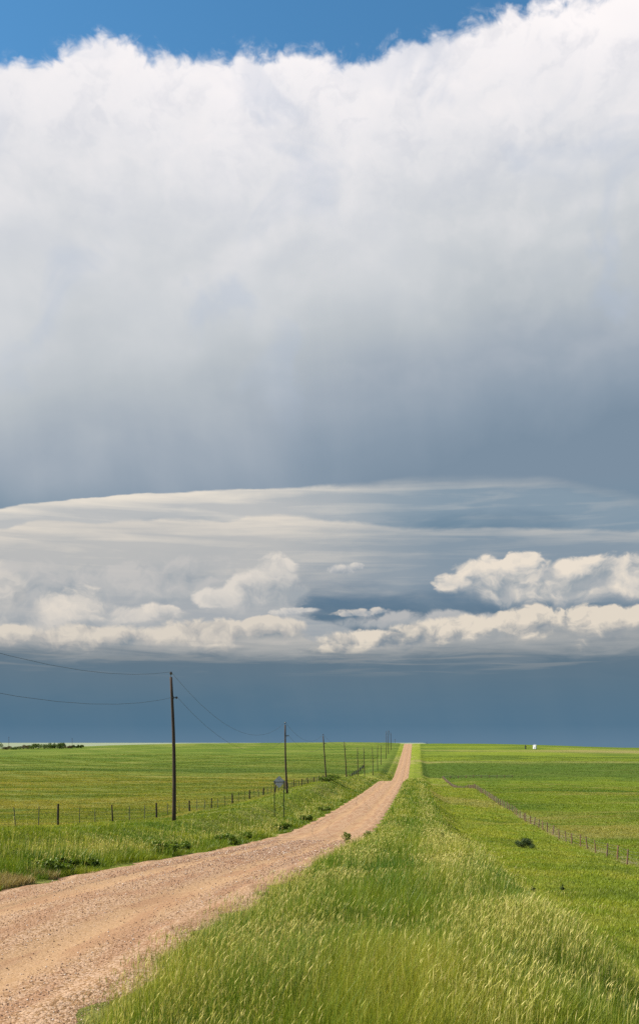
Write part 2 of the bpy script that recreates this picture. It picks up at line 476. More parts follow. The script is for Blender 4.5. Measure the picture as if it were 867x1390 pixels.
def land_colour(t, x, y, u):
    n1 = t.noise(t.vec(x * 0.03, y * 0.03), 1, 5, 0.55, 0.4)
    n2 = t.noise(t.vec(x * 0.011, y * 0.05), 1, 5, 0.6, 0.6)
    n3 = t.noise(t.vec(x * 0.22, y * 0.22), 1, 5, 0.6)
    n4 = t.noise(t.vec(x * 0.006 + 3.0, y * 0.016), 1, 4, 0.55, 0.3)
    vb = y + (n1 - 0.5) * 24.0
    # left: olive pasture, dark strip, green hill with streaks
    left = t.mixc(t.sm(0.40, 0.62, n2), OLIVE, (0.145, 0.170, 0.024))
    left = t.mixc(t.sm(0.56, 0.72, n1) * 0.8, left, GREEN)
    left = t.mixc(t.sm(0.55, 0.75, n3) * 0.5, left, STRAW)
    hillL = t.mixc(t.sm(0.38, 0.62, n2), GREEN, (0.118, 0.150, 0.022))
    hillL = t.mixc(t.sm(0.55, 0.70, n4) * 0.7, hillL, (0.150, 0.180, 0.035))
    nl = t.noise(t.vec(x * 0.02 + 9.0, y * 0.10), 1, 6, 0.62, 0.4)
    left = t.mixc(t.sm(0.48, 0.60, nl) * 0.85, left, (0.095, 0.130, 0.018))
    left = t.mixc(t.sm(0.46, 0.34, nl) * 0.6, left, (0.230, 0.215, 0.055))
    hillL = t.mixc(t.sm(0.48, 0.60, nl) * 0.8, hillL, (0.055, 0.095, 0.013))
    hillL = t.mixc(t.sm(0.44, 0.34, nl) * 0.6, hillL, (0.190, 0.185, 0.050))
    left = t.mixc(t.sm(390.0, 412.0, vb), left, hillL)
    left = t.mixc(t.sm(405.0, 415.0, vb) * t.sm(455.0, 440.0, vb) * 0.85, left, DEEP)
    # right: green crop with bare tan patches, deep green strip, pale line, lime hill
    right_ = t.mixc(t.sm(0.42, 0.62, n1), (0.130, 0.178, 0.015), (0.075, 0.128, 0.013))
    right_ = t.mixc(t.sm(0.50, 0.66, n2) * 0.85, right_, (0.225, 0.205, 0.055))
    right_ = t.mixc(t.sm(0.52, 0.72, n3) * 0.5, right_, LIME)
    right_ = t.mixc(t.sm(418.0, 436.0, y + (n1 - 0.5) * 10.0) * t.sm(548.0, 536.0, y + (n1 - 0.5) * 8.0) * 0.85, right_, DEEP)
    hillR = t.mixc(t.sm(0.42, 0.58, n2), LIME, (0.085, 0.125, 0.016))
    hillR = t.mixc(t.sm(650.0, 690.0, vb) * t.sm(750.0, 720.0, vb) * t.sm(0.38, 0.6, n4), hillR, (0.200, 0.180, 0.060))
    hillR = t.mixc(t.sm(735.0, 760.0, vb) * 0.8, hillR, GREEN)
    right_ = t.mixc(t.sm(540.0, 546.0, y), right_, hillR)
    right_ = t.mixc(t.sm(540.0, 548.0, y) * t.sm(566.0, 554.0, y) * t.sm(0.3, 0.6, n4) * 0.7, right_, STRAW)
    # verge between road and right fence
    verge = t.mixc(t.sm(0.40, 0.62, n3), (0.150, 0.200, 0.018), (0.205, 0.230, 0.030))
    nv = t.noise(t.vec(x * 0.11 + 5.0, y * 0.07), 1, 6, 0.6)
    verge = t.mixc(t.sm(0.54, 0.68, nv) * 0.65, verge, (0.085, 0.130, 0.014))
    verge = t.mixc(t.sm(0.50, 0.66, n1) * 0.8, verge, (0.240, 0.225, 0.070))
    # beyond the fence corner the crops come close to the road
    fl = -26.5 + t.sm(395.0, 405.0, y) * 13.0
    fr = 16.3 - t.sm(300.0, 430.0, y, 0.0, 4.3, 'LINEAR') - t.sm(428.0, 434.0, y) * 9.0
    c = t.mixc(t.sm(-0.6, 0.6, u - fl), left, verge)
    c = t.mixc(t.sm(-0.6, 0.6, u - fr), c, right_)
    c = t.mixc(t.sm(1600.0, 3500.0, y), c, (0.20, 0.23, 0.15))  # distance haze put into the colour: far land turns pale
    return c, n1, n3


gm, t, out = new_mat('pasture')
x, y, z, u = worldpos(t)
c, n1, n3 = land_colour(t, x, y, u)
nf = t.noise(t.vec(x * 2.2, y * 2.2), 1, 8, 0.7)
c = t.mixc(t.sm(0.30, 0.60, nf) * 0.6 * t.sm(700.0, 300.0, y), c, (0.075, 0.095, 0.018))
# trodden earth along the right fence
c = t.mixc(t.sm(330.0, 300.0, y) * t.sm(1.4, 0.2, t.m('ABSOLUTE', u - 17.0)) * t.sm(0.40, 0.55, n3) * 0.7, c, (0.25, 0.20, 0.11))
clump = t.noise(t.vec(x * 0.9, y * 0.9), 1, 7, 0.62)
principled(t, out, c, 0.95, nf * 0.4 + clump, 0.9, 0.5, spec=0.05)

us = np.concatenate([-np.geomspace(36, 20000, 90)[::-1], np.arange(-35.5, 36, 0.5), np.geomspace(36.5, 20000, 90)])
us = np.unique(np.concatenate([us, [-10.2, -3.7]]))
vs = np.concatenate([[-20000, -6000, -2000, -700, -300, -120], np.arange(-60, 0, 5), np.arange(0, 130, 0.6), np.geomspace(130.5, 20000, 420)])
ground = grid_obj('ground', us, vs, gm)
ground['kind'] = 'structure'

# ------------------------------------------------------------------ gravel road
rm, t, out = new_mat('gravel_road')
x, y, z, u = worldpos(t)
cu = (u + 6.95) / 3.25
wob = t.noise(t.vec(x * 0.25, y * 0.08), 1, 3, 0.5)
cuw = cu + (wob - 0.5) * 0.35
g1 = t.noise(t.vec(x * 9.0, y * 9.0), 1, 9, 0.75)
g2 = t.noise(t.vec(u * 1.6, y * 0.22), 1, 6, 0.6, 0.3)
vd, vc = t.voro(t.vec(x * 22.0, y * 22.0), 1, 1, 0.6)
vr, vg, vb_ = t.sep(vc)
track = t.sm(0.24, 0.08, t.m('ABSOLUTE', t.m('ABSOLUTE', cuw) - 0.42))
c = t.mixc(t.sm(0.30, 0.70, g1), (0.195, 0.108, 0.050), (0.315, 0.190, 0.095))
c = t.mixc(t.sm(0.66, 0.95, vr) * 0.55, c, (0.48, 0.34, 0.24))
c = t.mixc(t.sm(0.30, 0.05, vr) * 0.55, c, (0.14, 0.075, 0.045))
c = t.mixc(track * 0.70, c, (0.335, 0.210, 0.110))
c = t.mixc(t.sm(0.46, 0.62, g2) * 0.55, c, (0.25, 0.132, 0.072))
principled(t, out, c, 0.95, g1 * 0.6 + (1.0 - vd) * 0.5 * (1.0 - track * 0.6) + g2 * 0.6, 0.8, 0.03, spec=0.1)

ruv = np.concatenate([np.arange(-60, 8, 4), np.arange(8, 70, 0.25), np.geomspace(70.5, 1300, 420)])


def road_edge(U, Vv, Xw, Zw):
    e = np.abs(U + 6.95) / 3.4
    wav = 0.22 * np.sin(Vv * .9 + np.sign(U + 7) * 2) + 0.16 * np.sin(Vv * 2.3 + 1.1 * np.sin(Vv * .4)) + .1 * np.sin(Vv * 5.1)
    q = np.clip((e - .55) / .45, 0, 1); Xw = Xw + wav * .8 * q * q * (3 - 2 * q)
    # loose gravel windrows near the edges, feathering down into the verge
    Zw = Zw + 0.05 * np.exp(-((e - .84) / .06) ** 2) * (1 + .5 * np.sin(Vv * 1.7)) + np.where(e > .985, -0.09, 0.012)
    return Xw, Zw


rus = -6.95 + 3.4 * np.concatenate([[-1.02], np.linspace(-.98, .98, 45), [1.02]])
road = grid_obj('road', rus, ruv, rm, 0.004, road_edge)
road['kind'] = 'structure'

# loose stones on the near road
sm_, t, out = new_mat('stone')
ga = t.n.new('ShaderNodeAttribute'); ga.attribute_name = 'tint'
c = t.ramp(V(t, ga.outputs['Fac']), [(0, (.10, .055, .035)), (.35, (.25, .135, .08)), (.7, (.38, .235, .15)), (.92, (.52, .41, .31)), (1, (.60, .53, .45))])
principled(t, out, c, 0.9, spec=0.2)
N = 42000
dd = 9 + 51 * rng.random(N) ** 1.7
uu = -10.15 + 6.5 * rng.random(N)
keep = (np.abs(np.abs(uu + 6.95) / 3.25 - .42) > .12) | (rng.random(N) < .35)
xx = uu + TAN * dd
keep &= (np.abs(xx) < .46 * dd + 1)
dd, uu, xx = dd[keep], uu[keep], xx[keep]; N = len(dd)
sz = (0.006 + 0.016 * rng.random(N) ** 3.2) * np.clip(dd / 22, .8, 2.0)
base = np.array([[1, 0, 0], [.3, .9, 0], [-.8, .5, 0], [-.7, -.7, 0], [.4, -.8, 0], [0, 0, .7], [.1, .1, -.5]])
fc = [(0, 1, 5), (1, 2, 5), (2, 3, 5), (3, 4, 5), (4, 0, 5), (1, 0, 6), (2, 1, 6), (3, 2, 6), (4, 3, 6), (0, 4, 6)]
rot = rng.random(N) * 6.283
b = base[None] * sz[:, None, None] * (0.7 + .6 * rng.random((N, 7, 1)))
ca, sa = np.cos(rot)[:, None], np.sin(rot)[:, None]
vx = b[..., 0] * ca - b[..., 1] * sa; vy = b[..., 0] * sa + b[..., 1] * ca
vz = b[..., 2] + gz(xx, dd)[:, None] + 0.02 + sz[:, None] * .2
vv = np.stack([vx + xx[:, None], vy + dd[:, None], vz], -1).reshape(-1, 3)
lp = (np.array(fc)[None] + (np.arange(N) * 7)[:, None, None]).reshape(-1)
st = fast_mesh('gravel', vv, lp, np.full(N * 10, 3), sm_, {'tint': np.repeat(rng.random(N), 7)})
st['kind'] = 'stuff'; st['label'] = 'loose pinkish tan gravel stones scattered on the dirt road'; st['category'] = 'gravel'

# ------------------------------------------------------------------ grass


def vnoise(x, y, s, seed=0):
    """cheap smooth value noise in numpy, 0..1"""
    x = x / s + seed * 17.3; y = y / s + seed * 9.1
    xi = np.floor(x).astype(int); yi = np.floor(y).astype(int); fx = x - xi; fy = y - yi
    fx = fx * fx * (3 - 2 * fx); fy = fy * fy * (3 - 2 * fy)
    def h(a, b):
        n = (a * 374761393 + b * 668265263 + seed * 1442695) & 0x7fffffff
        n = ((n ^ (n >> 13)) * 1274126177) & 0x7fffffff
        return (n & 0xffff) / 65535.0
    return (h(xi, yi) * (1 - fx) + h(xi + 1, yi) * fx) * (1 - fy) + (h(xi, yi + 1) * (1 - fx) + h(xi + 1, yi + 1) * fx) * fy


def blades(name, x, y, h, wd, bend, mat, tint, segs=3, z0=None, wind=(0.25, -0.12)):
    n = len(x)
    z = gz(x, y) if z0 is None else z0
    az = rng.random(n) * 6.283
    # blade faces roughly any way; bends with the breeze plus its own lean
    lx = (np.cos(az) * .7 + wind[0]) * bend * h; ly = (np.sin(az) * .7 + wind[1]) * bend * h
    fa = rng.random(n) * 6.283
    wx_, wy_ = np.cos(fa) * wd, np.sin(fa) * wd
    vs_ = []
    for k in range(segs):
        tt = k / segs
        cx = x + lx * tt ** 2; cy = y + ly * tt ** 2; cz = z - .03 + h * tt * (1 - .18 * bend * tt)
        ww = .5 * (1 - tt ** 1.6) * (1 if k else .7)
        vs_.append(np.stack([cx - wx_ * ww, cy - wy_ * ww, cz], -1)); vs_.append(np.stack([cx + wx_ * ww, cy + wy_ * ww, cz], -1))
    vs_.append(np.stack([x + lx, y + ly, z + h * (1 - .18 * bend)], -1))
    vv = np.stack(vs_, 1); m = vv.shape[1]
    fl = []
    sizes = []
    for k in range(segs - 1):
        a = 2 * k; fl.append([a, a + 1, a + 3, a + 2]); sizes.append(4)
    fl.append([m - 3, m - 2, m - 1]); sizes.append(3)
    pat = np.concatenate([np.array(f) for f in fl])
    lp = (pat[None] + (np.arange(n) * m)[:, None]).reshape(-1)
    return fast_mesh(name, vv.reshape(-1, 3), lp, np.tile(sizes, n), mat, {'tint': np.repeat(tint, m)})


def heads(name, x, y, z, h, wd, hl, lx, ly, mat, tint):
    """thin stalks each carrying a drooping spike of seeds"""
    n = len(x)
    fa = rng.random(n) * 6.283
    px_, py_ = np.cos(fa), np.sin(fa)
    sw = np.maximum(.0016, wd * .16)
    P = []
    def c(tt): return x + lx * tt ** 2, y + ly * tt ** 2, z + h * tt * (1 - .1 * tt)
    s0 = c(0.); s1 = c(.8)
    P.append((s0[0] - px_ * sw, s0[1] - py_ * sw, s0[2])); P.append((s0[0] + px_ * sw, s0[1] + py_ * sw, s0[2]))
    P.append((s1[0] + px_ * sw, s1[1] + py_ * sw, s1[2])); P.append((s1[0] - px_ * sw, s1[1] - py_ * sw, s1[2]))
    tb = (h - hl) / h
    b0 = c(tb); b1 = (x + lx * (tb + .35 * hl / h) ** 2, y + ly * (tb + .35 * hl / h) ** 2, z + h * (tb + .33 * hl / h) * .93)
    tip = (x + lx * 1.12, y + ly * 1.12, z + h * .92)
    P.append(b0)
    for k in range(3):
        a = fa + k * 2.094
        P.append((b1[0] + np.cos(a) * wd * .5, b1[1] + np.sin(a) * wd * .5, b1[2]))
    P.append(tip)
    vv = np.stack([np.stack(p, -1) for p in P], 1)
    fl = [[0, 1, 2, 3], [4, 5, 6], [4, 6, 7], [4, 7, 5], [8, 6, 5], [8, 7, 6], [8, 5, 7]]
    pat = np.concatenate([np.array(f) for f in fl]); sizes = [len(f) for f in fl]
    lp = (pat[None] + (np.arange(n) * 9)[:, None]).reshape(-1)
    return fast_mesh(name, vv.reshape(-1, 3), lp, np.tile(sizes, n), mat, {'tint': np.repeat(tint, 9)})


def leafy(t, out, col, trans=0.35, rough=0.5, gloss=0.06):
    d = t.n.new('ShaderNodeBsdfDiffuse'); tr = t.n.new('ShaderNodeBsdfTranslucent'); gl = t.n.new('ShaderNodeBsdfGlossy')
    t.put(d.inputs['Color'], col); t.put(tr.inputs['Color'], t.mixc(1.0, col, (1.15, 1.1, .55), 'MULTIPLY'))
    gl.inputs['Roughness'].default_value = rough; gl.inputs['Color'].default_value = (1, 1, .9, 1)
    m1 = t.n.new('ShaderNodeMixShader'); m1.inputs[0].default_value = trans
    t.l.new(d.outputs[0], m1.inputs[1]); t.l.new(tr.outputs[0], m1.inputs[2])
    m2 = t.n.new('ShaderNodeMixShader'); m2.inputs[0].default_value = gloss
    t.l.new(m1.outputs[0], m2.inputs[1]); t.l.new(gl.outputs[0], m2.inputs[2])
    t.l.new(m2.outputs[0], out.inputs['Surface'])


def tint_mat(name, pts, trans=.35, gloss=.06, patch=True):
    m, t, out = new_mat(name)
    ga = t.n.new('ShaderNodeAttribute'); ga.attribute_name = 'tint'
    c = t.ramp(V(t, ga.outputs['Fac']), pts)
    if patch:
        x, y, z, u = worldpos(t)
        n = t.noise(t.vec(x * .28, y * .22), 1, 4, .55)
        c = t.mixc(t.sm(.44, .62, n) * .75, c, t.mixc(1.0, c, (.55, .76, .8), 'MULTIPLY'))
        n = t.noise(t.vec(x * .16 + 7., y * .10), 1, 3, .5)
        c = t.mixc(t.sm(.50, .66, n) * .6, c, t.mixc(1.0, c, (1.35, 1.15, 1.2), 'MULTIPLY'))
    leafy(t, out, c, trans, gloss=gloss * .4)
    return m


def field_mat(name):
    m, t, out = new_mat(name)
    x, y, z, u = worldpos(t)
    c, n1, n3 = land_colour(t, x, y, u)
    ga = t.n.new('ShaderNodeAttribute'); ga.attribute_name = 'tint'
    f = V(t, ga.outputs['Fac'])
    k = t.sm(0.0, 1.0, f, .85, 1.65, 'LINEAR')
    c = t.mixc(1.0, c, t.vec(k * 1.05, k, k * .9), 'MULTIPLY')
    c = t.mixc(t.sm(.94, 1.0, f) * t.sm(140.0, 60.0, y) * .6, c, (.36, .33, .15))
    leafy(t, out, c, .4, gloss=.015)
    return m


M_tall = tint_mat('tall_grass', [(0, (.062, .115, .008)), (.45, (.125, .198, .013)), (.75, (.210, .260, .022)), (1, (.370, .360, .065))])
M_edge = tint_mat('verge_grass', [(0, (.075, .125, .009)), (.5, (.165, .220, .014)), (.8, (.260, .280, .028)), (1, (.410, .380, .100))])
M_head = tint_mat('seed_head', [(0, (.340, .360, .060)), (.5, (.540, .500, .140)), (1, (.680, .590, .240))], .3, .03, False)
M_dry = tint_mat('dry_grass', [(0, (.200, .160, .055)), (1, (.420, .330, .150))], .2, .03, False)
M_field = field_mat('field_grass')

WEDGE = 0.43


def sample(n, d0, d1, power, wl=WEDGE, wr=WEDGE):
    """points in the widening strip of land ahead; density falls with depth"""
    q = rng.random(n)
    e = 2 - power
    d = (d0 ** e + q * (d1 ** e - d0 ** e)) ** (1 / e) if abs(e) > 1e-6 else d0 * (d1 / d0) ** q
    x = -(wl * d + 2) + rng.random(n) * ((wl + wr) * d + 4)
    return x, d


def width(d, w0): return np.maximum(w0, d * 0.00075)


# right verge: tall grass, road edge to the shoulder and down the bank
x, d = sample(1300000, 7.5, 330, 1.85)
u = x - TAN * d
edge = -3.75 + .9 * vnoise(x, d, 1.1, 3) + .25 * np.sin(d * .8) - .45 * np.clip(vnoise(x, d, .35, 21) * 5 - 3.6, 0, 1)
pk = np.where(u < 1.9, 1.0, np.clip(1 - (u - 1.9) / 1.6, .0, 1))
keep = (u > edge) & (rng.random(len(u)) < pk * np.clip((u - edge) / .9 + .05, 0, 1))
x, d, u = x[keep], d[keep], u[keep]
cl_ = vnoise(x, d, .55, 1); cl2 = np.clip(vnoise(x, d, 2.1, 2) * 1.6 - .3, 0, 1)
cl3 = vnoise(x, d, 5.5, 4)
h = (.22 + .34 * cl_ + .36 * rng.random(len(x)) ** 1.4) * (.55 + .65 * cl2) * (.75 + .45 * cl3)
h *= np.clip(.45 + (u + 3.6) * .6, .4, 1) * np.where(u > 1.6, np.clip(1 - (u - 1.6) * .35, .35, 1), 1)
tn = np.clip(.04 + .50 * cl2 + .38 * cl3 + .60 * (rng.random(len(x)) - .5), 0, 1)
near = d < 38
g = blades('tall_grass', x[near], d[near], h[near], width(d[near], .0070) * (.5 + .8 * rng.random(near.sum())), .12 + .5 * rng.random(near.sum()), M_tall, tn[near], 4)
g['kind'] = 'stuff'; g['label'] = 'tall bright green grass on the verge right of the road'; g['category'] = 'grass'
f = ~near
g = blades('tall_grass', x[f], d[f], h[f], width(d[f], .006) * 1.0, .12 + .45 * rng.random(f.sum()), M_tall, tn[f], 2)
g['kind'] = 'stuff'; g['label'] = 'tall green grass along the verge farther down the road'; g['category'] = 'grass'

# seed heads over it
x, d = sample(420000, 7.5, 400, 1.75)
u = x - TAN * d
band = np.exp(-((u - 1.1) / .85) ** 2) * 1.0 + np.exp(-((u + 2.1) / .9) ** 2) * .6 + .09
pt = vnoise(x, d, 3.5, 5) * vnoise(x, d, 1.1, 6)
keep = (u > -3.2) & (u < 8) & (rng.random(len(u)) < band * np.clip(pt * 3.2 - .15, .04, 1))
x, d, u = x[keep], d[keep], u[keep]; n = len(x)
hh = (.62 + .26 * rng.random(n)) * np.clip(.62 + .55 * np.clip(vnoise(x, d, 2.1, 2) * 1.6 - .3, 0, 1), .5, 1.2) * np.where(u > 1.8, np.clip(1 - (u - 1.8) * .3, .35, 1), 1) * (.8 + .35 * vnoise(x, d, 4.0, 23))
a = rng.random(n) * 6.283
g = heads('seed_heads', x, d, gz(x, d), hh, np.maximum(.0075, d * .0006) * (.7 + .7 * rng.random(n)), .055 + .075 * rng.random(n),
          (np.cos(a) * .10 + .08) * hh * 1.2, (np.sin(a) * .10 - .04) * hh * 1.2, M_head, rng.random(n))
g['kind'] = 'stuff'; g['label'] = 'pale yellow seed heads standing over the right verge grass'; g['category'] = 'grass'

# left verge
x, d = sample(1100000, 13, 420, 1.7, .66, .25)
u = x - TAN * d
edge = -10.15 - .45 * vnoise(x, d, 1.5, 8) + .2 * np.sin(d * .7)
keep = (u < edge) & (u > -30) & (rng.random(len(u)) < np.clip(1.15 + (u + 13.5) * .09, .12, 1))
x, d, u = x[keep], d[keep], u[keep]; n = len(x)
ridge = np.exp(-((u + 11.6) / 1.5) ** 2)
cl_ = vnoise(x, d, .9, 9); cl2 = vnoise(x, d, 3.2, 10)
h = (.07 + .12 * cl_ + .08 * rng.random(n)) * (.6 + .6 * cl2) + ridge * (.03 + .46 * np.clip(vnoise(x, d, 1.6, 11) * 2.2 - .7, 0, 1)) * (.6 + .5 * rng.random(n))
tn = np.clip(.25 + .50 * vnoise(x, d, 2.1, 12) + .5 * (rng.random(n) - .5) - ridge * .1, 0, 1)
g = blades('verge_grass', x, d, h, width(d, .008), .3 + .5 * rng.random(n), M_edge, tn, 2)
g['kind'] = 'stuff'; g['label'] = 'clumpy green grass growing on the verge left of the road'; g['category'] = 'grass'
x, d = sample(200000, 15, 420, 1.65)
u = x - TAN * d
ridge = np.exp(-((u + 12.2) / 1.5) ** 2) + .06
pt = vnoise(x, d, 3.0, 14)
keep = (u < -10.8) & (u > -17) & (rng.random(len(u)) < ridge * np.clip(pt * 2.4 - .6, .03, 1))
x, d, u = x[keep], d[keep], u[keep]; n = len(x)
hh = .34 + .28 * rng.random(n) + .12 * pt[keep]
a = rng.random(n) * 6.283
g = heads('seed_heads', x, d, gz(x, d), hh, np.maximum(.009, d * .0007), .07 + .06 * rng.random(n),
          (np.cos(a) * .10 + .12) * hh, (np.sin(a) * .10 - .05) * hh, M_head, rng.random(n))
g['kind'] = 'stuff'; g['label'] = 'pale seed heads over the verge grass left of the road'; g['category'] = 'grass'

# dry stalks at the lower left by the gravel
n = 5000
d = 22.6 + 4.2 * rng.random(n); u = -10.35 - .9 * rng.random(n); x = u + TAN * d
keep = vnoise(x, d, .9, 15) > .42
x, d = x[keep], d[keep]; n = len(x)
g = blades('dry_grass', x, d, .14 + .20 * rng.random(n), width(d, .007), .3 + .4 * rng.random(n), M_dry, rng.random(n), 2)
g['kind'] = 'stuff'; g['label'] = 'brown dry grass at the gravel edge in the lower left'; g['category'] = 'grass'

# shorter grass over the right slope and both fields
x, d = sample(1750000, 14, 620, 1.45, .72, .55)
u = x - TAN * d
keep = ((u > 1.7) & (rng.random(len(u)) < np.clip((u - 1.7) / 1.5, 0, 1))) | (u < -24)
keep &= (d < 380) | (rng.random(len(u)) < .6)
x, d, u = x[keep], d[keep], u[keep]; n = len(x)
cl_ = vnoise(x, d, 1.4, 16); cl2 = vnoise(x, d, 7, 17)
h = (.05 + .17 * cl_ * cl2 + .10 * rng.random(n) ** 2) * np.where((u > 4) & (u < 16), 1.15, 1.0)
tn = np.clip(.5 * cl_ + .6 * rng.random(n) - .05, 0, 1)
g = blades('field_grass', x, d, h, width(d, .007) * 1.2, .30 + .5 * rng.random(n), M_field, tn, 2)
g['kind'] = 'stuff'; g['label'] = 'short pasture grass covering the slopes and fields beyond the fences'; g['category'] = 'grass'

# ------------------------------------------------------------------ things


def tag(o, label=None, cat=None, group=None):
    if label: o['label'] = label
    if cat: o['category'] = cat
    if group: o['group'] = group
    return o


def empty(name, loc, label, cat, group=None, rz=0):
    o = bpy.data.objects.new(name, None); COL.objects.link(o)
    o.empty_display_size = .3
    o.location = loc; o.rotation_euler = (0, 0, rz)
    return tag(o, label, cat, group)


def tube(pts, rad, sides=8, cap=True):
    """verts, faces of a tube through pts with radius per point"""
    pts = [np.array(p, float) for p in pts]
    if not hasattr(rad, '__len__'): rad = [rad] * len(pts)
    V_, F_ = [], []
    for i, p in enumerate(pts):
        a = pts[max(i - 1, 0)]; b = pts[min(i + 1, len(pts) - 1)]
        d = (b - a) / (np.linalg.norm(b - a) + 1e-9)
        up = np.array([0, 0, 1.]) if abs(d[2]) < .9 else np.array([1., 0, 0])
        s = np.cross(d, up); s /= np.linalg.norm(s); q = np.cross(s, d)
        for k in range(sides):
            an = 2 * math.pi * k / sides
            V_.append(p + (s * math.cos(an) + q * math.sin(an)) * rad[i])
    for i in range(len(pts) - 1):
        for k in range(sides):
            a = i * sides + k; b = i * sides + (k + 1) % sides
            F_.append((a, b, b + sides, a + sides))
    if cap:
        F_.append(tuple(range(sides))[::-1]); F_.append(tuple((len(pts) - 1) * sides + k for k in range(sides)))
    return V_, F_


def join(*parts):
    V_, F_ = [], []
    for v, f in parts:
        n = len(V_); V_ += list(v); F_ += [tuple(i + n for i in q) for q in f]
    return V_, F_


def box(cx, cy, cz, sx, sy, sz):
    v = [(cx + a * sx / 2, cy + b * sy / 2, cz + c * sz / 2) for a in (-1, 1) for b in (-1, 1) for c in (-1, 1)]
    return v, [(0, 1, 3, 2), (4, 6, 7, 5), (0, 4, 5, 1), (2, 3, 7, 6), (0, 2, 6, 4), (1, 5, 7, 3)]


wm, t, out = new_mat('weathered_wood')
gt = t.n.new('ShaderNodeTexCoord')
ox, oy, oz = t.sep(gt.outputs['Object'])
n = t.noise(t.vec(ox * 30, oy * 30, oz * 1.2), 1, 6, .6, dim='3D')
c = t.mixc(t.sm(.3, .7, n), (.030, .021, .016), (.085, .060, .045))
principled(t, out, c, .9, n, .4, .01, spec=.15)
M_wood = wm
fm, t, out = new_mat('fence_wood')
gt = t.n.new('ShaderNodeTexCoord'); gi = t.n.new('ShaderNodeObjectInfo')
n = t.noise(gt.outputs['Object'], 14, 5, .6, dim='3D')
c = t.mixc(t.sm(.3, .7, n), (.125, .065, .035), (.270, .165, .095))
c = t.mixc(V(t, gi.outputs['Random']) * .6, c, (.12, .085, .06))
principled(t, out, c, .9, spec=.1)
M_fence = fm


def flat(name, col, rough=.5, metal=0., spec=.4, sc=8.):
    m, t, out = new_mat(name)
    gt = t.n.new('ShaderNodeTexCoord')
    n = t.noise(gt.outputs['Object'], sc, 4, .6, dim='3D')
    c = t.mixc(t.sm(.3, .7, n), tuple(x * .82 for x in col), tuple(min(1, x * 1.12) for x in col))
    principled(t, out, c, rough, metal=metal, spec=spec)
    return m


M_darkpost = flat('old_dark_wood', (.045, .034, .028), .9, 0., .1)
M_wire = flat('galvanised_wire', (.16, .16, .16), .6, .3)
M_line = flat('line_wire', (.07, .075, .08), .6, .2)
M_glass = flat('insulator_ceramic', (.05, .035, .03), .25, 0, .5)
M_iron = flat('dark_iron', (.05, .05, .055), .6, .5)
M_signback = flat('weathered_aluminium', (.42, .42, .40), .7, 0., .15, 3.)
M_steelpost = flat('steel_post', (.045, .05, .045), .7, .2)
M_white = flat('white_painted_steel', (.80, .79, .76), .5)
M_grey = flat('grey_painted_steel', (.35, .36, .37), .5)

# utility poles: photo base column, base depth, top column, top row
POLES = [(236, 63.6, 232, 917, 'nearest and tallest dark wooden utility pole, just left of the fence line and road'),
         (390, 121, 387, 983, 'second nearest wooden utility pole, directly behind the diamond road sign'),
         (443, 176, 438.5, 998.5, 'third wooden utility pole with a green bush at its foot'),
         (470, 226, 467, 1008.5, 'fourth wooden utility pole along the road, top just reaching the horizon'),
         (486.5, 279, 485, 1016, 'fifth wooden utility pole along the road, against the green hill'),
         (495, 325, 493.5, 1015.6, 'sixth wooden utility pole along the road, beyond the road hump'),
         (506, 382, 505, 1015.6, 'seventh wooden utility pole along the road, at the foot of the far hill'),
         (512.5, 434, 512.5, 1012, 'eighth wooden utility pole along the road, low on the far hill'),
         (517, 488, 517, 1012, 'ninth wooden utility pole along the road, midway up the far hill'),
         (523.5, 560, 524.3, 993, 'leftmost tall pole of the close trio near the hill crest'),
         (527, 620, 527.3, 992, 'middle tall pole of the close trio near the hill crest'),
         (530.5, 680, 530.2, 995, 'rightmost tall pole of the close trio near the hill crest')]
PT = []      # wire points: (top, lower)
pn = 'wooden utility poles along the road'
# the pole behind the camera's left, outside the frame, only carries the wires
x0 = -16.5 + TAN * 8.4
ALLP = [(x0, 8.4, x0 - .35, 6.2, None)] + [(at(a, d), d, at(b, d), (HZ - c_) * d / F, l) for a, d, b, c_, l in POLES]
for i, (bx, by, tx, tz, lab) in enumerate(ALLP):
    bz = gzs(bx, by)
    Hh = tz - bz
    lab = lab or 'wooden utility pole left of the camera outside the photo'
    r = empty('utility_pole', (bx, by, bz), lab, 'utility pole', pn)
    dx = tx - bx
    bow = .012 * Hh * math.sin(i * 2.1)
    pts = [(dx * q + bow * math.sin(math.pi * q), 0, -.4 + (Hh - .12 + .4) * q) for q in np.linspace(0, 1, 9)]
    fat = 1.0 if by < 300 else 1.0 + (by - 300) / 700.
    rad = [(.145 - .055 * q) * fat for q in np.linspace(0, 1, 9)]
    v, f = tube(pts, rad, 12)
    mesh_obj('post', v, f, M_wood, r, True)
    # ridge pin insulator on the very top
    v, f = join(tube([(dx, 0, Hh - .16), (dx, 0, Hh + .10)], .02 * fat, 6))
    mesh_obj('top_pin', v, f, M_iron, r)
    v, f = tube([(dx, 0, Hh + .05), (dx, 0, Hh + .09), (dx, 0, Hh + .17), (dx, 0, Hh + .23), (dx, 0, Hh + .26)], [.05, .10, .07, .09, .03], 10)
    mesh_obj('insulator', v, f, M_glass, r, True)
    q = 1 - 1.55 / Hh
    cx = dx * q
    v, f = join(tube([(cx + .08, 0, Hh - 1.55), (cx + .36, 0, Hh - 1.55)], .03, 6), box(cx + .13, 0, Hh - 1.55, .06, .10, .22))
    mesh_obj('bracket', v, f, M_iron, r)
    v, f = tube([(cx + .36, 0, Hh - 1.62), (cx + .36, 0, Hh - 1.52), (cx + .36, 0, Hh - 1.46)], [.05, .08, .04], 8)
    mesh_obj('insulator', v, f, M_glass, r, True)
    PT.append(((bx + dx, by, tz + .24), (bx + cx + .36, by, bz + Hh - 1.46)))


